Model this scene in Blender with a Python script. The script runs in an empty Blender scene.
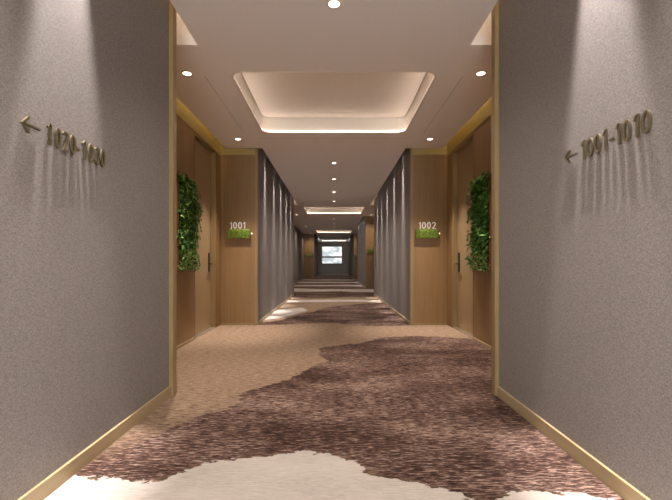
import bpy, bmesh, math, random
import numpy as np
from mathutils import Vector, Matrix, noise as mnoise
random.seed(7)
S = bpy.context.scene
COL = S.collection

# ------------------------------------------------------------------ measures
F = 400.0                    # focal length in pixels of the 672 px wide frame
CAMZ = 0.92
H = 2.60                     # lower ceiling
TOP = 2.95                   # top of the recesses above the ceiling boards
W = 1.14                     # half width of the corridor
A = 1.68                     # half width of the door alcoves
SLOT_IN, SLOT_OUT = 1.05, 1.24
PER = 8.48
Y0, Y1 = 2.815, 5.94         # first alcove
BACK = -3.2
END = Y1 + 3 * PER           # end wall

# ------------------------------------------------------------------ materials
def new_mat(name):
    m = bpy.data.materials.new(name); m.use_nodes = True
    nt = m.node_tree; b = nt.nodes['Principled BSDF']
    return m, nt, b
def N(nt, t, **kw):
    n = nt.nodes.new(t)
    for k, v in kw.items():
        if k.startswith('i_'):
            n.inputs[k[2:].replace('_', ' ')].default_value = v
        else: setattr(n, k, v)
    return n
def mapping(nt, scale):
    tc = N(nt, 'ShaderNodeTexCoord'); mp = N(nt, 'ShaderNodeMapping')
    mp.inputs['Scale'].default_value = scale
    nt.links.new(tc.outputs['Object'], mp.inputs['Vector'])
    return mp.outputs['Vector']
def noise(nt, vec, scale, detail=3, rough=.6):
    n = N(nt, 'ShaderNodeTexNoise'); n.inputs['Scale'].default_value = scale
    n.inputs['Detail'].default_value = detail; n.inputs['Roughness'].default_value = rough
    nt.links.new(vec, n.inputs['Vector']); return n.outputs['Fac']
def ramp(nt, fac, stops):
    r = N(nt, 'ShaderNodeValToRGB'); e = r.color_ramp.elements
    while len(e) < len(stops): e.new(.5)
    for i, (p, c) in enumerate(stops):
        e[i].position = p; e[i].color = (*c, 1)
    nt.links.new(fac, r.inputs['Fac']); return r.outputs['Color']
def math_(nt, op, a, b=None, clamp=False):
    n = N(nt, 'ShaderNodeMath', operation=op, use_clamp=clamp)
    for i, v in enumerate((a, b)):
        if v is None: continue
        if isinstance(v, (int, float)): n.inputs[i].default_value = v
        else: nt.links.new(v, n.inputs[i])
    return n.outputs[0]
def mix(nt, fac, a, b):
    n = N(nt, 'ShaderNodeMix', data_type='RGBA')
    nt.links.new(fac, n.inputs[0]) if not isinstance(fac, (int, float)) else setattr(n.inputs[0], 'default_value', fac)
    for i, v in ((6, a), (7, b)):
        if isinstance(v, tuple): n.inputs[i].default_value = (*v, 1)
        else: nt.links.new(v, n.inputs[i])
    return n.outputs[2]
def bump(nt, b, h, strength, dist):
    n = N(nt, 'ShaderNodeBump'); n.inputs['Strength'].default_value = strength
    n.inputs['Distance'].default_value = dist
    nt.links.new(h, n.inputs['Height']); nt.links.new(n.outputs[0], b.inputs['Normal'])

def plain(name, col, rough=.6, metal=0, emis=None, es=0, spec=None):
    m, nt, b = new_mat(name)
    b.inputs['Base Color'].default_value = (*col, 1)
    b.inputs['Roughness'].default_value = rough; b.inputs['Metallic'].default_value = metal
    if spec is not None: b.inputs['Specular IOR Level'].default_value = spec
    v = mapping(nt, (1, 1, 1)); n = noise(nt, v, 60, 2)
    c = mix(nt, n, tuple(x * .94 for x in col), tuple(min(1, x * 1.05) for x in col))
    nt.links.new(c, b.inputs['Base Color'])
    if emis:
        b.inputs['Emission Color'].default_value = (*emis, 1)
        b.inputs['Emission Strength'].default_value = es
    return m

def fabric_mat():
    m, nt, b = new_mat('woven_wallcovering')
    hz = noise(nt, mapping(nt, (1, 110, 520)), 1, 1)
    vt = noise(nt, mapping(nt, (1, 520, 110)), 1, 1)
    sl = noise(nt, mapping(nt, (1, 45, 160)), 1, 2)
    w = math_(nt, 'ADD', math_(nt, 'MULTIPLY', hz, .5), math_(nt, 'MULTIPLY', vt, .5))
    c = ramp(nt, w, [(.33, (.172, .150, .142)), (.5, (.25, .222, .21)), (.68, (.355, .322, .305))])
    c2 = ramp(nt, sl, [(.3, (.80, .80, .80)), (.55, (1, 1, 1)), (.75, (1.0, .99, .98))])
    mm = N(nt, 'ShaderNodeMix', data_type='RGBA', blend_type='MULTIPLY'); mm.inputs[0].default_value = 1
    nt.links.new(c, mm.inputs[6]); nt.links.new(c2, mm.inputs[7])
    nt.links.new(mm.outputs[2], b.inputs['Base Color'])
    b.inputs['Roughness'].default_value = .85; b.inputs['Specular IOR Level'].default_value = .25
    bump(nt, b, w, .5, .002)
    return m
def wood_mat(name, dark, mid, light, axis='z', rough=.42):
    m, nt, b = new_mat(name)
    sc = {'z': (26, 26, 1.2), 'y': (26, 1.2, 26), 'x': (1.2, 26, 26)}[axis]
    g = noise(nt, mapping(nt, sc), 1, 5, .6)
    fine = noise(nt, mapping(nt, tuple(s * 7 for s in sc)), 1, 2)
    w = math_(nt, 'ADD', math_(nt, 'MULTIPLY', g, .72), math_(nt, 'MULTIPLY', fine, .28))
    c = ramp(nt, w, [(.3, dark), (.5, mid), (.7, light)])
    nt.links.new(c, b.inputs['Base Color'])
    b.inputs['Roughness'].default_value = rough
    bump(nt, b, w, .12, .001)
    return m

M = {}
M['fabric'] = fabric_mat()
M['wood'] = wood_mat('oak_panelling', (.215, .120, .046), (.255, .146, .058), (.29, .170, .072))
M['door'] = wood_mat('oak_door_veneer', (.26, .175, .092), (.30, .205, .11), (.335, .235, .13))
M['trim'] = wood_mat('pale_oak_trim', (.33, .25, .14), (.38, .29, .165), (.43, .335, .195), 'y', .38)
M['trimv'] = wood_mat('pale_oak_trim_upright', (.235, .16, .07), (.285, .197, .09), (.335, .235, .11), 'z', .38)
M['frame'] = wood_mat('red_brown_frame_wood', (.11, .04, .02), (.16, .06, .03), (.20, .08, .04), 'z', .4)
M['paint'] = plain('ceiling_paint', (.93, .88, .85), .75, spec=.25)
M['paintw'] = plain('white_cove_paint', (.86, .81, .74), .7, spec=.25)
M['joint'] = plain('dark_joint', (.16, .12, .09), .8)
M['slit'] = plain('ceiling_slit', (.58, .50, .45), .8)
M['endwall'] = plain('grey_end_wall', (.085, .068, .055), .8)
M['brass'] = plain('brushed_bronze', (.19, .155, .095), .42, .7)
M['steel'] = plain('dark_bronze', (.035, .027, .022), .35, .7)
M['chrome'] = plain('satin_steel', (.62, .58, .52), .3, .9)
M['white'] = plain('white_letter_acrylic', (.92, .88, .86), .4)
M['ring'] = plain('downlight_trim', (.80, .75, .70), .35)
M['lens'] = plain('lamp_lens', (1, .95, .9), .4, emis=(1, .86, .74), es=5)
M['led'] = plain('led_strip', (1, .9, .8), .4, emis=(1, .85, .72), es=8)
M['ledslot'] = plain('slot_led_strip', (1, .9, .8), .4, emis=(1, .80, .56), es=12)
M['ledgold'] = plain('alcove_led_strip', (1, .9, .6), .4, emis=(1, .78, .34), es=17)
M['bell'] = plain('bell_light', (1, .95, .8), .4, emis=(1, .86, .6), es=3)
M['winframe'] = plain('black_window_frame', (.02, .02, .022), .4)
M['soil'] = plain('planting_felt', (.03, .06, .02), .9)

def leaf_mat(name, a, b_, c):
    m, nt, b = new_mat(name)
    at = N(nt, 'ShaderNodeAttribute', attribute_name='tint')
    col = ramp(nt, at.outputs['Fac'], [(0, a), (.55, b_), (1, c)])
    nt.links.new(col, b.inputs['Base Color'])
    b.inputs['Roughness'].default_value = .45
    b.inputs['Subsurface Weight'].default_value = 0
    return m
M['leaf'] = leaf_mat('broad_leaf', (.04, .12, .02), (.12, .31, .055), (.34, .58, .17))
M['smallleaf'] = leaf_mat('small_leaf', (.10, .22, .04), (.24, .38, .09), (.48, .58, .22))
M['moss'] = leaf_mat('moss', (.10, .18, .01), (.26, .38, .03), (.50, .58, .10))

def carpet_mat():
    m, nt, b = new_mat('woven_carpet')
    ad = N(nt, 'ShaderNodeAttribute', attribute_name='dark').outputs['Fac']
    ac = N(nt, 'ShaderNodeAttribute', attribute_name='cream').outputs['Fac']
    # short weft dashes running across the corridor
    d1 = noise(nt, mapping(nt, (15, 100, 1)), 1, 2, .6)
    d2 = noise(nt, mapping(nt, (40, 210, 1)), 1, 2, .6)
    big = noise(nt, mapping(nt, (1.3, 2.6, 1)), 1, 4, .6)
    edge = noise(nt, mapping(nt, (9, 14, 1)), 1, 4, .65)
    dash = math_(nt, 'ADD', math_(nt, 'MULTIPLY', d1, .6), math_(nt, 'MULTIPLY', d2, .4))
    e0 = math_(nt, 'MULTIPLY', math_(nt, 'SUBTRACT', edge, .5), .20)
    # dark area
    sd = math_(nt, 'ADD', ad, e0)                       # >0 inside the dark shape
    crisp = math_(nt, 'MULTIPLY', math_(nt, 'ADD', sd, .008), 60, True)
    sc_ = math_(nt, 'MULTIPLY', math_(nt, 'ADD', math_(nt, 'ADD', ac, e0), .004), 120, True)
    # dark zone: purple brown with paler dashes
    dd = math_(nt, 'ADD', dash, math_(nt, 'MULTIPLY', math_(nt, 'SUBTRACT', big, .5), .35))
    cd = ramp(nt, dd, [(.38, (.018, .008, .006)), (.465, (.060, .031, .024)), (.53, (.125, .072, .056)), (.61, (.36, .26, .21))])
    # tan zone: fades from plain tan to a dashed mix next to the dark
    near = math_(nt, 'MULTIPLY', math_(nt, 'ADD', ad, .42), 2.3, True)
    sp = N(nt, 'ShaderNodeSeparateXYZ'); nt.links.new(N(nt, 'ShaderNodeTexCoord').outputs['Object'], sp.inputs[0])
    worn = math_(nt, 'ADD', math_(nt, 'MULTIPLY', math_(nt, 'SUBTRACT', 2.55, sp.outputs['Y']), 1.6, True), .12)   # the mottled stretch of the pattern
    tt = math_(nt, 'SUBTRACT', dash, math_(nt, 'MULTIPLY', math_(nt, 'MULTIPLY', near, worn), .13))
    ct = ramp(nt, tt, [(.33, (.065, .036, .026)), (.40, (.15, .094, .064)), (.47, (.25, .172, .117)), (.58, (.345, .25, .175)), (.68, (.46, .36, .27))])
    cc = ramp(nt, math_(nt, 'ADD', math_(nt, 'MULTIPLY', dash, .6), math_(nt, 'MULTIPLY', big, .4)),
              [(.38, (.42, .37, .325)), (.5, (.51, .46, .415)), (.62, (.58, .53, .485))])
    c = mix(nt, crisp, ct, cd)
    c = mix(nt, sc_, c, cc)
    nt.links.new(c, b.inputs['Base Color'])
    b.inputs['Roughness'].default_value = .92; b.inputs['Specular IOR Level'].default_value = .15
    bump(nt, b, dash, .45, .004)
    return m
M['carpet'] = carpet_mat()

# ------------------------------------------------------------------ helpers
def link_mesh(name, bm, mat, parent=None):
    me = bpy.data.meshes.new(name); bmesh.ops.recalc_face_normals(bm, faces=bm.faces[:])
    bm.to_mesh(me); bm.free()
    for m in (mat if isinstance(mat, (list, tuple)) else [mat]): me.materials.append(m)
    o = bpy.data.objects.new(name, me); COL.objects.link(o)
    if parent: o.parent = parent
    return o
def abox(bm, x0, x1, y0, y1, z0, z1, mi=0):
    x0, x1 = sorted((x0, x1)); y0, y1 = sorted((y0, y1)); z0, z1 = sorted((z0, z1))
    r = bmesh.ops.create_cube(bm, size=1, matrix=Matrix.Translation(((x0+x1)/2, (y0+y1)/2, (z0+z1)/2)) @ Matrix.Diagonal((x1-x0, y1-y0, z1-z0, 1)))
    for v in r['verts']:
        for f in v.link_faces: f.material_index = mi
def box(name, b, mat, parent=None, bev=0):
    bm = bmesh.new()
    for q in (b if isinstance(b, list) else [b]): abox(bm, *q)
    if bev: bmesh.ops.bevel(bm, geom=bm.edges[:], offset=bev, segments=2, affect='EDGES', profile=.5)
    return link_mesh(name, bm, mat, parent)
def struct(o, label=None):
    o['kind'] = 'structure'
    if label: o['label'] = label
    return o
def thing(name, label, cat, loc=(0, 0, 0), group=None, kind=None):
    o = bpy.data.objects.new(name, None); COL.objects.link(o); o.location = loc
    o.empty_display_size = .05
    o['label'] = label; o['category'] = cat
    if group: o['group'] = group
    if kind: o['kind'] = kind
    return o
def mir(s, x0, x1): return (s * x0, s * x1)

# ------------------------------------------------------------------ camera
cam = bpy.data.objects.new('camera', bpy.data.cameras.new('camera')); COL.objects.link(cam)
cam.data.sensor_width = 36; cam.data.lens = F / 672 * 36
cam.data.shift_x = 2 / 672; cam.data.shift_y = 13 / 672
cam.location = (0, 0, CAMZ); cam.rotation_euler = (math.pi / 2, 0, 0)
cam.data.clip_start = .02; cam.data.clip_end = 300
S.camera = cam

# ------------------------------------------------------------------ floor with its carpet pattern
def px(p):
    y = max(p[1], 264.0); Y = F * CAMZ / (y - 263); return ((p[0] - 334) * Y / F, Y)
dark_px = [
 [(40,478),(72,472),(90,464),(112,456),(128,448),(150,438),(178,425),(205,414),(226,409),(239,402),(238,396),(243,392),(262,388),(284,381),
  (305,371),(315,365),(328,361),(319,355),(320,348),(340,345),(362,343),(383,337.4),(415,336),(446,337),(470,339),(520,341),
  (640,380),(760,470),(640,506),(616,500),(586,494),(546,490.5),(508,491.5),(500,500),(466,498),(441,488),(411,480.5),(381,477),(366,470),(356,461),
  (336,457),(320,451.5),(295,451.5),(270,455),(235,458),(200,463),(175,474),(155,481),(112,480),(72,473)],
 [(240,325.3),(278,324.6),(290,324.2),(336,322.9),(346,325),(375,326),(415,325.4),(425,318),(395,303),(384,302.8),(360,303.9),(338,305.8),(322,308),(314,311.6),(297,314.8),(285,319),(262,323)],
]
dark_wm = [  # farther shapes straight in metres (x, y)
 [(-1.9,10.75),(-.4,10.5),(.5,10.8),(1.9,10.6),(1.9,12.0),(.6,12.5),(.2,13.0),(-.9,12.6),(-1.9,12.9)],
 [(-1.9,11.9),(.1,11.7),(1.9,12.0),(1.9,12.9),(-.2,12.7),(-1.9,12.8)],
 [(-.6,14.2),(1.9,14.0),(1.9,15.4),(.2,15.8),(-1.9,15.5),(-1.9,14.9)],
 [(-1.9,16.9),(.8,16.6),(1.9,17.2),(1.9,18.3),(-.3,18.8),(-1.9,18.2)],
 [(-1.9,19.8),(1.9,19.4),(1.9,21.0),(-1.9,20.9)],
 [(-1.9,22.9),(1.9,22.6),(1.9,25.0),(-1.9,25.4)],
 [(-1.9,27.0),(1.9,26.8),(1.9,29.6),(-1.9,29.9)],
]
cream_px = [
 [(-300,600),(-300,500),(40,486),(55,478),(72,473.5),(112,480.5),(155,482),(175,475),(200,463.5),(235,458.5),(270,455.5),(295,452),(320,452),(336,457.5),(356,461.5),(366,470.5),
  (381,477.5),(411,481),(441,488.5),(466,498),(485,507),(500,500),(508,492),(546,491),(586,494.5),(616,500),(660,520),(900,700)],
 [(264,320),(285,317),(297,313.5),(308,310.5),(302,307.5),(284,309),(270,312)],
 [(256,303),(300,302),(345,301.6),(384,301.6),(400,300.5),(360,299.6),(300,299.9),(270,300.3)],
]
cream_wm = [
 [(-1.9,13.0),(-.9,12.8),(.2,13.15),(.6,12.75),(1.9,12.4),(1.9,13.9),(-.6,14.1),(-1.9,14.6)],
 [(-1.9,16.0),(.2,15.95),(1.9,15.6),(1.9,16.8),(-1.9,16.6)],
 [(-1.9,18.6),(1.9,18.6),(1.9,19.3),(-1.9,19.5)],
 [(-1.9,21.3),(1.9,21.3),(1.9,22.2),(-1.9,22.2)],
 [(-1.9,25.8),(1.9,25.6),(1.9,26.4),(-1.9,26.5)],
]
def sdf(P, poly):
    poly = np.array(poly); n = len(poly); d = np.full(len(P), 1e9); inside = np.zeros(len(P), bool)
    for i in range(n):
        a, b = poly[i], poly[(i + 1) % n]; e = b - a
        w = P - a; t = np.clip((w @ e) / (e @ e + 1e-12), 0, 1)
        d = np.minimum(d, np.hypot(*(w - t[:, None] * e).T))
        c = ((a[1] > P[:, 1]) != (b[1] > P[:, 1]))
        with np.errstate(divide='ignore', invalid='ignore'):
            xi = a[0] + (P[:, 1] - a[1]) / (e[1] if e[1] else 1e-12) * e[0]
        inside ^= c & (P[:, 0] < xi)
    return np.where(inside, d, -d)
# polygon in front of the camera closes below the frame: add near corners in metres
def poly_from_px(pl): return [px(p) for p in pl]
dark_polys = [poly_from_px(p) for p in dark_px] + dark_wm
cream_polys = [poly_from_px(cream_px[0])[2:-2] + [(1.3, 1.35), (1.3, .2), (-1.3, .2), (-1.3, 1.6)]] + [poly_from_px(p) for p in cream_px[1:]] + cream_wm
ys = list(np.arange(BACK, .9, .3)) + list(np.arange(.9, 9.5, .03)) + list(np.arange(9.5, END + .01, .08)) + [END + .1]
xs = np.arange(-1.95, 1.9501, .03)
nx, ny = len(xs), len(ys)
XX, YY = np.meshgrid(xs, ys); P = np.stack([XX.ravel(), YY.ravel()], 1)
dk = np.maximum.reduce([sdf(P, p) for p in dark_polys]); cr = np.maximum.reduce([sdf(P, p) for p in cream_polys])
me = bpy.data.meshes.new('floor')
fi = [(j*nx+i, j*nx+i+1, (j+1)*nx+i+1, (j+1)*nx+i) for j in range(ny-1) for i in range(nx-1)]
me.from_pydata([(float(x), float(y), 0.0) for x, y in P], [], fi)
for nm, arr in (('dark', dk), ('cream', cr)):
    a = me.attributes.new(nm, 'FLOAT', 'POINT'); a.data.foreach_set('value', np.clip(arr, -.8, .8).astype('f'))
me.materials.append(M['carpet'])
fl = bpy.data.objects.new('floor', me); COL.objects.link(fl)
struct(fl, 'woven carpet with cream, tan and purple-brown cloud shapes')

# ------------------------------------------------------------------ walls
def fabric_wall(s, y0, y1, x=W, name=None):
    o = box(name or ('wall_left' if s < 0 else 'wall_right'), (*mir(s, x, x + .1), y0, y1, 0, TOP), M['fabric'])
    return struct(o)
def base_board(s, y0, y1, x, h=.07, name=None):
    return struct(box('baseboard_left' if s < 0 else 'baseboard_right', (*mir(s, x - .014, x), y0, y1, 0, h), M['trim'], bev=.002))
trim_n = [0]
def trim(b, mat='trimv', bev=.002):
    trim_n[0] += 1
    return struct(box('trim_%d' % trim_n[0], b, M[mat], bev=bev))

for s in (-1, 1):
    # foreground walls
    fabric_wall(s, BACK, Y0 - .012); base_board(s, BACK, Y0 - .05, W)
    # return of the foreground wall into the alcove, faced in oak, with its edge strip
    struct(box('wall_left' if s < 0 else 'wall_right', (*mir(s, W + .1, A + .2), Y0 - .12, Y0, 0, TOP), M['wood']))
    trim((*mir(s, W - .028, W + .1), Y0 - .05, Y0 + .012, 0, TOP - .002))
    for k in range(4):
        ya, yb = Y0 + k * PER, Y1 + k * PER
        nm = 'wall_left' if s < 0 else 'wall_right'
        if k == 0:
            D0, D1, DH = 4.84, 5.69, 2.50
            struct(box(nm, [(*mir(s, A, A + .2), ya - .0, D0, 0, TOP), (*mir(s, A, A + .2), D1, yb + .1, 0, TOP),
                            (*mir(s, A, A + .2), D0, D1, DH, TOP)], M['wood']))
            for yj in (3.75,):
                trim((*mir(s, A - .001, A + .001), yj, yj + .006, 0, TOP - .01), 'joint', 0)
            trim((*mir(s, A - .002, A + .001), D0 - .035, D0 - .030, 0, TOP - .01), 'joint', 0)
            # skirting along the alcove wall
            base_board(s, ya + .02, D0 - .035, A, .03)
        else:
            if not (s < 0 and k == 2):
                struct(box(nm, (*mir(s, A, A + .2), ya - .1, yb + .1, 0, TOP), M['wood']))
                if k < 3: struct(box(nm, (*mir(s, W + .1, A + .2), ya - .12, ya, 0, TOP), M['wood']))
        # end face wall with the room sign
        if k < 3 and not (s < 0 and k == 1):
            x1 = A if not (s < 0 and k == 2) else 1.78
            struct(box(nm, (*mir(s, W + .012, x1), yb, yb + .1, 0, TOP), M['wood']))
            trim((*mir(s, W - .006, W + .03), yb - .006, yb + .06, 0, TOP - .002))
            if k == 0:
                trim((*mir(s, A - .055, A - .051), yb - .002, yb + .002, 0, TOP - .01), 'joint', 0)
                trim((*mir(s, W + .05, A - .001), yb - .008, yb, 0, .028), 'trimv', 0)
        # fabric stretch to the next alcove
        if k < 3:
            if s < 0 and k == 1: continue
            y2 = ya + PER
            fabric_wall(s, yb + .06, y2 - .012); base_board(s, yb + .06, y2 - .02, W, .045)
            trim((*mir(s, W - .012, W + .1), y2 - .02, y2 + .01, 0, TOP - .002))
# wide bay on the left between the second and third alcoves
fabric_wall(-1, Y1 + PER + .1, Y1 + 2 * PER + .1, 1.75); base_board(-1, Y1 + PER + .1, Y1 + 2 * PER, 1.75, .045)

# window wall
WX0, WX1, WZ0, WZ1 = -.97, .66, .84, 2.25
struct(box('wall_end', [(-1.95, WX0, END, END + .15, 0, TOP), (WX1, 1.95, END, END + .15, 0, TOP),
                        (WX0, WX1, END, END + .15, 0, WZ0), (WX0, WX1, END, END + .15, WZ1, TOP)], M['endwall']))
struct(box('wall_back', [(-1.95, -1.0, BACK - .15, BACK, 0, TOP), (1.0, 1.95, BACK - .15, BACK, 0, TOP), (-1.0, 1.0, BACK - .15, BACK, 0, .1), (-1.0, 1.0, BACK - .15, BACK, 2.5, TOP)], M['wood']))
wn = thing('window_1', 'dark framed window in the end wall far down the corridor', 'window', ((WX0+WX1)/2, END, 0), kind='structure')
del wn['category']
def local(o, p):                       # keep world coordinates of a mesh under a placed thing
    o.parent = p; o.matrix_parent_inverse = Matrix.Translation(-Vector(p.location)); return o
t = .05
local(box('window_frame', [(WX0, WX1, END + .02, END + .08, WZ0, WZ0 + t), (WX0, WX1, END + .02, END + .08, WZ1 - t, WZ1),
                     (WX0, WX0 + t, END + .02, END + .08, WZ0, WZ1), (WX1 - t, WX1, END + .02, END + .08, WZ0, WZ1)], M['winframe']), wn)
local(box('mullion', [(WX0, WX1, END + .01, END + .09, 1.33, 1.45)], M['winframe']), wn)
local(box('mullion', [(.30, .33, END + .03, END + .07, WZ0, WZ1)], M['winframe']), wn)
gm = bpy.data.materials.new('window_glass'); gm.use_nodes = True
gn = gm.node_tree; gb = gn.nodes['Principled BSDF']
gb.inputs['Transmission Weight'].default_value = 1; gb.inputs['Roughness'].default_value = 0; gb.inputs['IOR'].default_value = 1.05
local(box('window_glass', (WX0 + t, WX1 - t, END + .045, END + .05, WZ0 + t, WZ1 - t), gm), wn)
local(box('window_sill', (WX0 - .05, WX1 + .05, END - .06, END + .02, WZ0 - .03, WZ0), M['winframe']), wn)

wb = thing('fill_window', 'unseen tall window added behind the viewpoint to let in fill daylight', 'window', (0, BACK - .1, 0), kind='structure')  # unseen opening, added so daylight fills the foreground
del wb['category']
local(box('window_frame', [(-1.0, 1.0, BACK - .1, BACK - .05, .1, .15), (-1.0, 1.0, BACK - .1, BACK - .05, 2.45, 2.5), (-1.0, -.95, BACK - .1, BACK - .05, .1, 2.5), (.95, 1.0, BACK - .1, BACK - .05, .1, 2.5)], M['winframe']), wb)
local(box('mullion', (-.02, .02, BACK - .1, BACK - .05, .15, 2.45), M['winframe']), wb)
# ------------------------------------------------------------------ ceiling
CX, CYa, CYb, CR = .912, 3.52, 5.17, .12
def rrect(x, ya, yb, r, n=8):
    pts = []
    for cx, cy, a0 in ((x - r, yb - r, 0), (-x + r, yb - r, 90), (-x + r, ya + r, 180), (x - r, ya + r, 270)):
        for i in range(n + 1):
            a = math.radians(a0 + 90 * i / n); pts.append((cx + r * math.cos(a), cy + r * math.sin(a)))
    return pts
struct(box('ceiling', (-1.95, 1.95, BACK - .1, END + .15, TOP, TOP + .06), M['paint']), 'top of the ceiling recesses')
def board(*b): return b
boards = []
def coffer_board(k):
    oy = k * PER; bm = bmesh.new()
    n = 8; inner = rrect(CX, CYa + oy, CYb + oy, CR, n); ya, yb = Y0 + oy, Y1 - .08 + oy
    corners = [(SLOT_IN, yb), (-SLOT_IN, yb), (-SLOT_IN, ya), (SLOT_IN, ya)]
    vi = [bm.verts.new((x, y, H)) for x, y in inner]; vo = [bm.verts.new((x, y, H)) for x, y in corners]
    L = len(vi)
    for q in range(4):
        seg = vi[q*(n+1):(q+1)*(n+1)]
        for i in range(n): bm.faces.new((vo[q], seg[i+1], seg[i]))
        nxt = vi[((q+1)*(n+1)) % L]; bm.faces.new((vo[q], vo[(q+1) % 4], nxt, seg[-1]))
    top = [bm.verts.new((x, y, TOP)) for x, y in corners]
    for q in range(4): bm.faces.new((vo[q], vo[(q+1) % 4], top[(q+1) % 4], top[q]))
    me = bpy.data.meshes.new('ceiling'); bm.to_mesh(me); bm.free(); me.materials.append(M['paint'])
    o = bpy.data.objects.new('ceiling', me); COL.objects.link(o); struct(o, 'lower ceiling board around a lit recess')
    # upright rim of the recess in white, stepped
    bm = bmesh.new()
    prof = [(0.02, H), (0, H - .003), (-.003, H), (-.003, H + .013), (.014, H + .014), (.014, TOP)]
    rings = []
    for dx, z in prof:
        rings.append([bm.verts.new((x, y, z)) for x, y in rrect(CX + dx, CYa + oy - dx, CYb + oy + dx, CR + dx, n)])
    for a, b in zip(rings, rings[1:]):
        for i in range(L): bm.faces.new((a[i], a[(i+1) % L], b[(i+1) % L], b[i]))
    rim = link_mesh('trim_%d' % (20 + k + trim_n[0]), bm, M['paintw']); struct(rim, 'white rim of the lit ceiling recess')
    # panel closing the recess, with a shadow joint round it, and the light strip on the ledge of the rim
    ty, tx = (CYa + CYb) / 2 + oy, 0
    th = thing('coffer_light', COFL[k], 'ceiling light', (tx, ty, TOP), 'lit rounded ceiling recesses')
    zp = 2.80
    def slab(name, off, z0, z1, mat):
        bm = bmesh.new()
        lo = [bm.verts.new((x, y, z0)) for x, y in rrect(CX + off, CYa - off + oy, CYb + off + oy, CR + off, n)]
        hi = [bm.verts.new((x, y, z1)) for x, y in rrect(CX + off, CYa - off + oy, CYb + off + oy, CR + off, n)]
        bm.faces.new(lo); bm.faces.new(hi)
        for i in range(L): bm.faces.new((lo[i], lo[(i+1) % L], hi[(i+1) % L], hi[i]))
        local(link_mesh(name, bm, mat), th)
    slab('recess_panel', .001, zp, zp + .02, M['paint'])
    slab('shadow_joint', .0135, zp + .021, zp + .03, M['joint'])
    bm = bmesh.new()
    a = [[bm.verts.new((x, y, z)) for x, y in rrect(CX + o_, CYa - o_ + oy, CYb + o_ + oy, CR + o_, n)] for o_, z in ((.000, H + .0145), (.000, H + .019), (.008, H + .019), (.008, H + .0145))]
    for q in range(4):
        r0, r1 = a[q], a[(q+1) % 4]
        for i in range(L): bm.faces.new((r0[i], r0[(i+1) % L], r1[(i+1) % L], r1[i]))
    local(link_mesh('light_strip', bm, M['led']), th)
COFL = ['large rounded lit ceiling recess in the foreground between the two wall signs',
        'second lit ceiling recess down the corridor, seen as a long bright bar',
        'third lit ceiling recess, a thin short bright line above the far window',
        'fourth and farthest lit ceiling recess, a faint line just above the window']
for k in range(4): coffer_board(k)
cb = [(-SLOT_IN, SLOT_IN, BACK, Y0, H, TOP)]
for k in range(3): cb.append((-SLOT_IN, SLOT_IN, Y1 - .08 + k*PER, Y0 + (k+1)*PER, H, TOP))
cb.append((-SLOT_IN, SLOT_IN, Y1 - .08 + 3*PER, END, H, TOP))
for k in range(4):
    for s in (-1, 1):
        ya, yb = Y0 + k*PER, Y1 - .08 + k*PER
        wide = (s < 0 and k == 2)
        if wide: ya = Y1 + PER - .08
        ye = ya + .265 if not wide else ya
        cb.append((*mir(s, SLOT_IN, SLOT_OUT), ye, yb, H, TOP))
        cb.append((*mir(s, SLOT_OUT, A - .09 if not wide else 1.75), ya, yb, H, TOP))
for q in cb: struct(box('ceiling', q, M['paint']), 'lower ceiling board')
# thin air slots in the ceiling beside the big recess, panel joint behind it
for s in (-1, 1):
    trim((s*1.157, s*1.163, 3.6, 5.15, H - .001, H + .001), 'slit', 0)
trim((-1.02, 1.02, 5.375, 5.381, H - .001, H + .001), 'slit', 0)

# ------------------------------------------------------------------ light strips hidden in the ceiling slots
def strip(lab, b, mat, grp):
    o = box('light_strip', b, M[mat]); o['label'] = lab; o['category'] = 'light strip'; o['group'] = grp; return o
side = {-1: 'left', 1: 'right'}
for s in (-1, 1):
    strip('thin light strip inside the ceiling slot over the %s foreground wall' % side[s], (*mir(s, SLOT_IN, SLOT_IN + .012), BACK + .1, 3.02, 2.935, TOP), 'ledslot', 'slot light strips')
    for k, word in ((0, 'nearest'), (1, 'second')):
        strip('hidden gold light strip above the %s alcove wall on the %s' % (word, side[s]),
              (*mir(s, A - .09, A - .08), Y0 + .05 + k*PER, Y1 - .1 + k*PER, 2.935, TOP), 'ledgold', 'alcove light strips')
        strip('hidden gold light strip above the %s room sign wall on the %s' % (word, side[s]),
              (*mir(s, SLOT_OUT, A - .1), Y1 - .08 + k*PER, Y1 - .07 + k*PER, 2.935, TOP), 'ledgold', 'alcove light strips')

# ------------------------------------------------------------------ lights
WARM = (1.0, .87, .76)
def spot(name, loc, power, ang, blend, parent=None, rad=.025, col=WARM, aim=None):
    l = bpy.data.lights.new(name, 'SPOT'); l.energy = power; l.spot_size = math.radians(ang); l.spot_blend = blend
    l.color = col; l.shadow_soft_size = rad
    o = bpy.data.objects.new(name, l); COL.objects.link(o)
    if aim: o.rotation_euler = (0, math.atan2(-aim[0], -aim[2]), 0)
    if parent: o.parent = parent; o.location = Vector(loc) - Vector(parent.location)
    else: o.location = loc
    return o
def disc_ring(bm, r0, r1, z0, z1, n=28):
    a = [bm.verts.new((r1*math.cos(6.2832*i/n), r1*math.sin(6.2832*i/n), z1)) for i in range(n)]
    b = [bm.verts.new((r1*math.cos(6.2832*i/n), r1*math.sin(6.2832*i/n), z0)) for i in range(n)]
    c = [bm.verts.new((r0*math.cos(6.2832*i/n), r0*math.sin(6.2832*i/n), z0)) for i in range(n)]
    d = [bm.verts.new((r0*math.cos(6.2832*i/n), r0*math.sin(6.2832*i/n), z1)) for i in range(n)]
    for p, q in ((a, b), (b, c), (c, d)):
        for i in range(n): bm.faces.new((p[i], p[(i+1) % n], q[(i+1) % n], q[i]))
bm = bmesh.new(); disc_ring(bm, .036, .050, -.005, .002); rg = bpy.data.meshes.new('trim_ring'); bm.to_mesh(rg); bm.free(); rg.materials.append(M['ring'])
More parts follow.
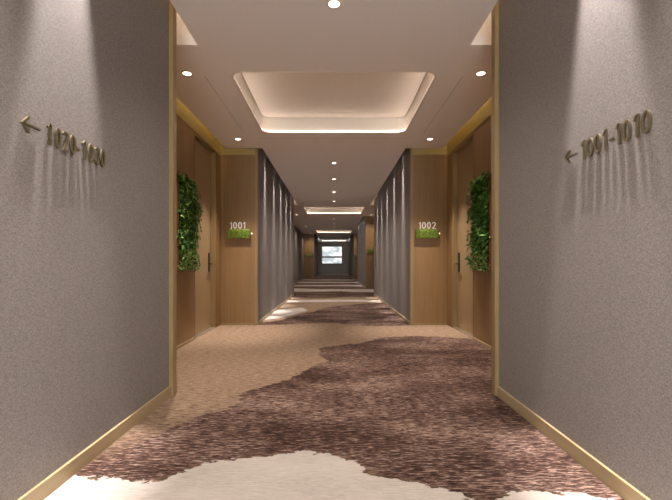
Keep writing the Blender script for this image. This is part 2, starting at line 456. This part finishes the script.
bm = bmesh.new(); bmesh.ops.create_circle(bm, cap_ends=True, radius=.037, segments=28)
for v in bm.verts: v.co.z = -.002
ln = bpy.data.meshes.new('lens'); bm.to_mesh(ln); bm.free(); ln.materials.append(M['lens'])
def downlight(x, y, label, power, ang=135, blend=1):
    t = thing('recessed_downlight', label, 'downlight', (x, y, H), 'round downlights recessed in the ceiling')
    for n_, m_ in (('trim_ring', rg), ('lens', ln)):
        o = bpy.data.objects.new(n_, m_); COL.objects.link(o); o.parent = t
    spot('lamp', (x, y, H - .012), power, ang, blend, t)
    return t
P0 = 80; PW = 600
downlight(0, -1.4, 'round recessed downlight behind the viewpoint over the cream carpet', P0)
downlight(0, -.1, 'round recessed downlight above the viewpoint', P0)
downlight(0, 1.22, 'round recessed downlight just above the top edge of the view', P0*1.1)
downlight(0, 2.59, 'round downlight at the top centre of the view, nearest in sight', P0*.8)
for s in (-1, 1):
    downlight(s*1.30, 3.54, 'round downlight beside the near corner of the big recess, on the %s' % side[s], P0*2.2, 90)
    downlight(s*1.30, 5.42, 'round downlight in front of the room number sign on the %s' % side[s], P0*4.2, 58)
cl = ['first small downlight on the centre line beyond the big recess', 'second small downlight on the centre line beyond the big recess',
      'third small downlight on the centre line beyond the big recess', 'fourth small downlight on the centre line, just before the second recess']
for y, l in zip((6.72, 8.0, 9.46, 10.9), cl): downlight(0, y, l, P0*1.05)
for s in (-1, 1):
    downlight(s*1.30, 5.42 + PER, 'downlight in the second alcove on the %s' % side[s], P0*.7)
cl = ['tiny downlight just beyond the second lit recess', 'tiny downlight midway between second and third recesses', 'tiny downlight just before the third lit recess', 'farthest tiny downlight beyond the third recess']
for y, l in zip((15.2, 16.9, 18.6, 24.5), cl): downlight(0, y, l, P0*.6)
downlight(-1.3, 18.4, 'tiny downlight over the wide bay on the left', P0*.6)
for s in (-1, 1): downlight(s*1.30, 5.42 + 2*PER, 'tiny downlight in the third alcove on the %s' % side[s], P0*.6)

# wall washers inside the slots (small black cans with their lamps)
bm = bmesh.new(); bmesh.ops.create_cone(bm, cap_ends=True, radius1=.03, radius2=.022, depth=.06, segments=16)
can = bpy.data.meshes.new('lamp_housing'); bm.to_mesh(can); bm.free(); can.materials.append(M['steel'])
def washer(s, y, power, label, sx=W - .078, ang=25, tilt=.055):
    t = thing('wall_washer', label, 'spotlight', (s*sx, y, TOP), 'spotlights hidden in the ceiling slots')
    o = bpy.data.objects.new('lamp_housing', can); COL.objects.link(o); o.parent = t; o.location = (0, 0, -.04)
    spot('lamp', (s*sx, y, TOP - .085), power, ang, .55, t, .045, (1, .92, .89), (s*tilt, 0, -1))
ordw = ['nearest', 'second', 'third', 'fourth', 'fifth', 'sixth']
for s in (-1, 1):
    for i, y in enumerate((1.70, 1.20, .70, .20)):
        washer(s, y, PW*(1.8 if i == 0 else .42), '%s spotlight from the wall end, over the %s foreground wall' % (['first', 'second', 'third', 'fourth'][i], side[s]))
    for i in range(5):
        washer(s, 6.6 + i*.98, PW*1.3, '%s spotlight along the slot over the %s wall past the first alcove' % (ordw[i], side[s]), ang=16, tilt=.02)
    if s > 0:
        for i in range(3): washer(s, 15.4 + i*1.5, PW*.7, '%s spotlight over the right wall past the second alcove' % ordw[i])
# ------------------------------------------------------------------ sign lettering
def arc(cx, cz, rx, rz, a0, a1, n=14):
    return [(cx + rx*math.cos(math.radians(a0 + (a1-a0)*i/n)), cz + rz*math.sin(math.radians(a0 + (a1-a0)*i/n))) for i in range(n + 1)]
def strokes(ch, w, h, t):
    """centre lines of a plain grotesque character: list of (points, closed)"""
    q = t/2; rx, rz = w/2 - q, h/2 - q
    if ch == '0': return [(arc(w/2, h/2, rx, rz, 0, 360, 28)[:-1], True)]
    if ch == '1': return [([(w - q, 0), (w - q, h)], False), ([(w*.1, h*.80), (w*.5, h*.85), (w - q, h*.985)], False)]
    if ch == '-': return [([(0, h*.40), (w, h*.40)], False)]
    if ch == '2': return [(arc(w/2, h - q - rx*1.0, rx, rx*1.0, 165, -30, 14) + [(w*.62, h*.40), (q*1.2, q), (w, q)], False)]
    if ch == '3':
        rt, rb = h*.235 - q*.4, h*.275 - q*.4
        return [(arc(w/2, h - q - rt, rx*.92, rt, 160, -88, 14) + arc(w/2, q + rb, rx, rb, 88, -160, 16), False)]
def glyph(ch, w, h, depth, name, mat, parent, t=None):
    """solid character cut from plate, lower left at the origin, front towards -Y"""
    t = t or h*.13; bm = bmesh.new()
    for pts, closed in strokes(ch, w, h, t):
        n = len(pts); L_, R_ = [], []
        for i, p in enumerate(pts):
            a = pts[i-1] if (closed or i > 0) else None; b = pts[(i+1) % n] if (closed or i < n-1) else None
            ds = []
            if a: ds.append(Vector((p[0]-a[0], p[1]-a[1])).normalized())
            if b: ds.append(Vector((b[0]-p[0], b[1]-p[1])).normalized())
            d = (ds[0] + ds[-1]); d = d.normalized() if d.length > 1e-6 else ds[0]
            m = min(1.6, 1/max(.3, d.dot(ds[0]))); nn = Vector((-d.y, d.x))*(t/2*m)
            L_.append((p[0]+nn.x, p[1]+nn.y)); R_.append((p[0]-nn.x, p[1]-nn.y))
        V = [[bm.verts.new((x, y, z)) for x, z in S_] for S_ in (L_, R_) for y in (-depth, 0)]  # Lf Lb Rf Rb
        rng = range(n) if closed else range(n - 1)
        for i in rng:
            k = (i+1) % n
            bm.faces.new((V[0][i], V[0][k], V[2][k], V[2][i])); bm.faces.new((V[1][i], V[3][i], V[3][k], V[1][k]))
            bm.faces.new((V[0][i], V[1][i], V[1][k], V[0][k])); bm.faces.new((V[2][i], V[2][k], V[3][k], V[3][i]))
        if not closed:
            for i in (0, n-1): bm.faces.new((V[0][i], V[2][i], V[3][i], V[1][i]))
    return link_mesh(name, bm, mat, parent)
def wall_sign(s, chars, arrow, z, label, h=.085):
    """s=-1 left wall: text runs away from the viewer; s=1 right wall: towards the viewer"""
    t = thing('direction_sign', label, 'sign', (s*W, 0, z - h/2), 'direction numbers on the foreground walls')
    sg = 1 if s < 0 else -1
    t.rotation_euler = (0, 0, math.pi/2 if s < 0 else -math.pi/2)
    # local x -> world +Y (left) or -Y (right); local -Y -> towards the corridor
    for ch, ya, yb in chars:
        w = abs(yb - ya); x = ya*sg
        g = glyph(ch, w, h, .008, 'hyphen' if ch == '-' else 'digit', M['brass'], t, .0108)
        g.location.x = x; g.location.y = -.003
        if ch == '-': g.name = 'hyphen'
        # stand-off pins
        pn = box('pin', (w*.5 - .002, w*.5 + .002, 0, .006, h*.45, h*.55), M['brass'], g)
    a0, a1 = arrow[0]*sg, arrow[1]*sg
    L = a1 - a0; bm = bmesh.new(); tt = .008
    zc = h/2
    abox(bm, a0 + .008, a1, -.013, -.003, zc - tt/2, zc + tt/2)
    # two barbs of the head
    for d in (-1, 1):
        p = [(a0, zc), (a0 + .030, zc + d*.030), (a0 + .041, zc + d*.030), (a0 + .013, zc)]
        f = [bm.verts.new((x, -.013, zz)) for x, zz in p]; bk = [bm.verts.new((x, -.003, zz)) for x, zz in p]
        bm.faces.new(f); bm.faces.new(bk[::-1])
        for i in range(4): bm.faces.new((f[i], bk[i], bk[(i+1) % 4], f[(i+1) % 4]))
    o = link_mesh('arrow', bm, M['brass'], t)
    box('pin', (a0 + .05, a0 + .054, -.003, .0, zc - .003, zc + .003), M['brass'], o)
    return t
YL = lambda x: 1.129*F/(334 - x)
YR = lambda x: 1.129*F/(x - 334)
wall_sign(-1, [('1', YL(48), YL(52)), ('0', YL(56), YL(61.8)), ('2', YL(63), YL(69.3)), ('0', YL(70.8), YL(76.6)), ('-', YL(78), YL(81)),
               ('1', YL(83), YL(86.6)), ('0', YL(89), YL(94.2)), ('3', YL(95.3), YL(100)), ('0', YL(101.2), YL(105.5))],
          (YL(22), YL(40.5)), 1.432, 'bronze raised numbers 1020-1030 with a left arrow on the left foreground wall')
wall_sign(1, [('1', YR(580.5), YR(584.5)), ('0', YR(586), YR(592.4)), ('0', YR(593.8), YR(599.8)), ('1', YR(602), YR(606)), ('-', YR(609), YR(612.6)),
              ('1', YR(615), YR(619.3)), ('0', YR(622), YR(629.8)), ('1', YR(632.6), YR(637.6)), ('0', YR(640.5), YR(650))],
          (YR(564.5), YR(576.3)), 1.432, 'bronze raised numbers 1001-1010 with a left arrow on the right foreground wall')

# ------------------------------------------------------------------ leaves
def add_leaf(bm, lay, c, d, up, L, wd, tint, fold=.25, droop=.25):
    d = d.normalized(); sd_ = d.cross(up)
    if sd_.length < 1e-3: sd_ = d.cross(Vector((1, 0, 0)))
    sd_.normalize(); nrm = sd_.cross(d)
    def P(u, v, hh): return c + d*(u*L) + sd_*(v*wd) + nrm*hh
    dr = -droop*L
    v0 = bm.verts.new(P(0, 0, 0)); v1 = bm.verts.new(P(.35, -.5, fold*wd)); v2 = bm.verts.new(P(.35, .5, fold*wd))
    m = bm.verts.new(P(.4, 0, 0)); v3 = bm.verts.new(P(.75, -.36, fold*wd + dr*.4)); v4 = bm.verts.new(P(.75, .36, fold*wd + dr*.4))
    m2 = bm.verts.new(P(.78, 0, dr*.45)); tp = bm.verts.new(P(1, 0, dr))
    for f in ((v0, v1, m), (v0, m, v2), (v1, v3, m2, m), (m, m2, v4, v2), (v3, tp, m2), (m2, tp, v4)):
        ff = bm.faces.new(f); ff.smooth = True
        for lp in ff.loops: lp[lay] = (tint, tint, tint, 1)
def foliage_mesh(s, kind, Wp, Hp):
    """panel local frame: x out from the wall (towards s<0:+x), y along wall, z up"""
    bm = bmesh.new(); lay = bm.loops.layers.float_color.new('tint'); out = -s
    rnd = random.Random(5 if s < 0 else 9)
    if kind == 'broad':
        for i in range(950):
            u = rnd.random(); z = .05 + rnd.random()**.9*(Hp + .0)
            if z < .22 and rnd.random() < .75: continue
            y = -.0 + u*Wp
            bulge = .035 + .055*(.5 + .5*mnoise.noise(Vector((y*7, z*6, 3.1*s))))*(1 if 0 < y < Wp else .5)
            x = out*(bulge*(.3 + .7*rnd.random()))
            d = Vector((out*rnd.uniform(.1, 1), rnd.uniform(-.9, .9) + (.35 if y > Wp*.75 else 0), rnd.uniform(-1, .35)))
            add_leaf(bm, lay, Vector((x, y, z)), d, Vector((out*.7, rnd.uniform(-.4, .4), .6)), rnd.uniform(.035, .068), rnd.uniform(.024, .045),
                     max(0, min(1, rnd.gauss(.42, .27))), rnd.uniform(.1, .35), rnd.uniform(.1, .4))
        for i in range(26):   # hanging sprigs at the door side edge
            z0 = rnd.uniform(.08, Hp - .05); y = Wp - .02; x = out*rnd.uniform(.05, .10)
            for q in range(4):
                c = Vector((x, y + q*.012, z0 - q*.018)); d = Vector((out*rnd.uniform(0, .5), rnd.uniform(.2, 1), rnd.uniform(-.9, .3)))
                add_leaf(bm, lay, c, d, Vector((out, 0, .5)), rnd.uniform(.03, .05), rnd.uniform(.02, .032), rnd.uniform(.1, .7))
    else:
        for i in range(900):
            z = rnd.uniform(.015, .24); y = rnd.uniform(.0, Wp); x = out*rnd.uniform(.03, .095)
            if z > .19 and rnd.random() < .5: continue
            d = Vector((out*rnd.uniform(.2, 1), rnd.uniform(-1, 1), rnd.uniform(-.8, .7)))
            add_leaf(bm, lay, Vector((x, y, z)), d, Vector((out*.6, 0, .8)), rnd.uniform(.012, .022), rnd.uniform(.009, .015), rnd.random())
    return bm
def plant_panel(s, label):
    ya, yb, z0, z1 = 4.20, 4.74, .82, 1.86
    t = thing('living_wall_panel', label, 'plant', (s*A, ya, z0), 'framed plant panels beside the doors')
    Wp, Hp = yb - ya, z1 - z0; f = .022; dp = .045
    box('frame', [(0, -s*dp, 0, f, 0, Hp), (0, -s*dp, Wp - f, Wp, 0, Hp), (0, -s*dp, f, Wp - f, 0, f), (0, -s*dp, f, Wp - f, Hp - f, Hp)], M['frame'], t)
    box('backing', (0, -s*.025, f, Wp - f, f, Hp - f), M['soil'], t)
    link_mesh('broad_leaves', foliage_mesh(s, 'broad', Wp - .02, Hp - .03), M['leaf'], t)
    o = link_mesh('small_leaves', foliage_mesh(s, 'small', Wp - .02, Hp), M['smallleaf'], t); o['label'] = 'pale green tiny leaves'
plant_panel(-1, 'framed panel of green leafy plants on the left alcove wall beside the door')
plant_panel(1, 'framed panel of green leafy plants on the right alcove wall beside the door')

# ------------------------------------------------------------------ room number signs with moss
def moss_bm(w, h, d, seed=3, n=700):
    bm = bmesh.new(); lay = bm.loops.layers.float_color.new('tint'); rnd = random.Random(seed)
    nx_, nz_ = 26, 10; g = {}
    for i in range(nx_ + 1):
        for j in range(nz_ + 1):
            x = w*i/nx_; z = h*j/nz_; edge = 1 if 0 < i < nx_ and 0 < j < nz_ else 0
            y = -(.012 + edge*(.016 + .018*mnoise.noise(Vector((x*38, z*38, seed)))))
            g[i, j] = bm.verts.new((x, y, z))
    for i in range(nx_):
        for j in range(nz_):
            f = bm.faces.new((g[i, j], g[i+1, j], g[i+1, j+1], g[i, j+1])); f.smooth = True
            tn = .5 + .5*mnoise.noise(Vector((i*.35, j*.5, seed + 7)))
            for lp in f.loops: lp[lay] = (tn*.8, tn*.8, tn*.8, 1)
    for i in range(n):
        x = rnd.uniform(.004, w - .004); z = rnd.uniform(.004, h)
        y = -(.02 + .014*rnd.random())
        tn = max(0, min(1, .5 + .6*mnoise.noise(Vector((x*30, z*30, seed + 2))) + rnd.gauss(0, .2)))
        add_leaf(bm, lay, Vector((x, y, z)), Vector((rnd.uniform(-1, 1), -rnd.uniform(.3, 1.2), rnd.uniform(-.5, 1))), Vector((0, -.4, 1)), rnd.uniform(.01, .02), rnd.uniform(.006, .011), tn)
    return bm
BW, BH = .35, .135
mossme = None
def room_sign(s, y, digits, xl, label, bell=True, xn=.035):
    """xl = world x of the tray's left end"""
    global mossme
    t = thing('room_number_sign', label, 'sign', (xl, y, 1.285), 'moss tray room signs')
    box('tray', [(0, BW, -.045, 0, -.006, 0), (0, .006, -.045, 0, 0, BH), (BW - .006, BW, -.045, 0, 0, BH), (.006, BW - .006, -.012, 0, 0, BH)], M['frame'], t)
    if mossme is None:
        b_ = moss_bm(BW - .014, BH, .03); o = link_mesh('moss', b_, M['moss'], t); mossme = o.data
    else:
        o = bpy.data.objects.new('moss', mossme); COL.objects.link(o); o.parent = t
    o.location.x = .007
    if digits:
        x = xn
        for ch in digits:
            w = .030 if ch == '1' else .056
            g = glyph(ch, w, .098, .010, 'digit', M['white'], t, .0125); g.location = (x, -.012, BH + .008)
            box('pin', (w*.5 - .0015, w*.5 + .0015, -.006, -.003, -.014, .004), M['chrome'], g)
            x += w + .018
    if bell:
        b = bmesh.new(); bmesh.ops.create_uvsphere(b, u_segments=12, v_segments=8, radius=.009)
        bb = link_mesh('pilot_light', b, M['bell'], t); bb.location = (BW + .012, -.012, .072)
        box('pilot_mount', (-.02, .004, -.004, .012, -.004, .004), M['chrome'], bb)
    return t
sc = F / Y1
room_sign(-1, Y1, '1001', (227.5 - 334)/sc, 'green moss tray sign with white number 1001 on the left oak wall', xn=.04)
room_sign(1, Y1, '1002', (414.8 - 334)/sc, 'green moss tray sign with white number 1002 on the right oak wall', xn=.055)
room_sign(1, Y1 + PER, '', (414.8 - 334)/sc, 'small green moss tray sign far down the right side, second alcove', False)
room_sign(-1, Y1 + 2*PER, '', (227.5 - 334)/sc, 'tiny moss tray sign far down on the left oak wall', False)
room_sign(1, Y1 + 2*PER, '', (414.8 - 334)/sc, 'tiny moss tray sign far down on the right oak wall, third alcove', False)

# ------------------------------------------------------------------ doors
for s in (-1, 1):
    D0, D1, DH = 4.84, 5.69, 2.50
    t = thing('door_%d' % (1 if s < 0 else 2), 'oak door recessed in the %s alcove wall' % side[s], 'door', (s*(A + .07), D0, 0), kind='structure')
    del t['category']
    local(box('door_leaf', (*mir(s, A + .07, A + .12), D0 + .02, D1 - .02, .012, DH - .02), M['door'], bev=.002), t)
    local(box('door_frame', [(*mir(s, A + .004, A + .2), D0, D0 + .02, 0, DH), (*mir(s, A + .004, A + .2), D1 - .02, D1, 0, DH), (*mir(s, A + .004, A + .2), D0 + .02, D1 - .02, DH - .02, DH)], M['trimv']), t)
    local(box('threshold', (*mir(s, A + .004, A + .12), D0 + .02, D1 - .02, .0, .012), M['chrome']), t)
    local(box('backing', (*mir(s, A + .12, A + .2), D0 + .02, D1 - .02, 0, DH - .02), M['joint']), t)
    # lock plate with lever
    yh = D1 - .10; xf = s*(A + .07)
    hp = box('lock_plate', (*mir(s, A + .058, A + .07), yh - .03, yh + .03, .80, 1.06), M['steel'], bev=.003)
    local(hp, t)
    bm = bmesh.new(); abox(bm, *mir(s, A + .02, A + .07), yh - .008, yh + .008, .90, .916); abox(bm, *mir(s, A + .015, A + .03), yh - .12, yh + .008, .90, .916)
    bmesh.ops.bevel(bm, geom=bm.edges[:], offset=.003, segments=2, affect='EDGES')
    lv = link_mesh('lever', bm, M['steel']); lv.parent = hp

# pale band along the top of the alcove walls
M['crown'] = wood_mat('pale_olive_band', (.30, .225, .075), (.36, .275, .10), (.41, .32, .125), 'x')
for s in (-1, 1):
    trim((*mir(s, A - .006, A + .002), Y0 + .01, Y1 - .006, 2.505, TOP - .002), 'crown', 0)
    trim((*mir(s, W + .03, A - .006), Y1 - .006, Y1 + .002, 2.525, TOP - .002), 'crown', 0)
    strip('short light strip at the far end of the ceiling slot on the %s' % side[s], (*mir(s, SLOT_IN, SLOT_IN + .012), 10.6, 11.5, 2.935, TOP), 'ledslot', 'slot light strips')
# ------------------------------------------------------------------ outside world
w = bpy.data.worlds.new('sky'); S.world = w; w.use_nodes = True; nt = w.node_tree
bg = nt.nodes['Background']; tc = N(nt, 'ShaderNodeTexCoord')
mp = N(nt, 'ShaderNodeMapping'); mp.inputs['Scale'].default_value = (18, 18, 40); nt.links.new(tc.outputs['Generated'], mp.inputs['Vector'])
nz = N(nt, 'ShaderNodeTexNoise'); nz.inputs['Scale'].default_value = 2.2; nz.inputs['Detail'].default_value = 5; nt.links.new(mp.outputs[0], nz.inputs['Vector'])
cr_ = N(nt, 'ShaderNodeValToRGB'); nt.links.new(nz.outputs['Fac'], cr_.inputs['Fac'])
cr_.color_ramp.elements[0].position = .42; cr_.color_ramp.elements[0].color = (.45, .50, .52, 1)
cr_.color_ramp.elements[1].position = .60; cr_.color_ramp.elements[1].color = (1, 1, .98, 1)
nt.links.new(cr_.outputs[0], bg.inputs['Color']); 
# sky strength raised behind the viewpoint to feed fill light through the added window
sx = N(nt, 'ShaderNodeSeparateXYZ'); nt.links.new(tc.outputs['Generated'], sx.inputs[0])
mr = N(nt, 'ShaderNodeMapRange'); mr.inputs['From Min'].default_value = 0.0; mr.inputs['From Max'].default_value = -1.0
mr.inputs['To Min'].default_value = 1.5; mr.inputs['To Max'].default_value = 17.0
nt.links.new(sx.outputs['Y'], mr.inputs['Value']); nt.links.new(mr.outputs[0], bg.inputs['Strength'])

# ------------------------------------------------------------------ render settings
S.view_settings.view_transform = 'Standard'; S.view_settings.look = 'None'
S.view_settings.gamma = 1; S.view_settings.use_curve_mapping = False
S.view_settings.exposure = 0.12
S.cycles.use_denoising = True
S.cycles.max_bounces = 8; S.cycles.diffuse_bounces = 6
S.cycles.sample_clamp_indirect = 6
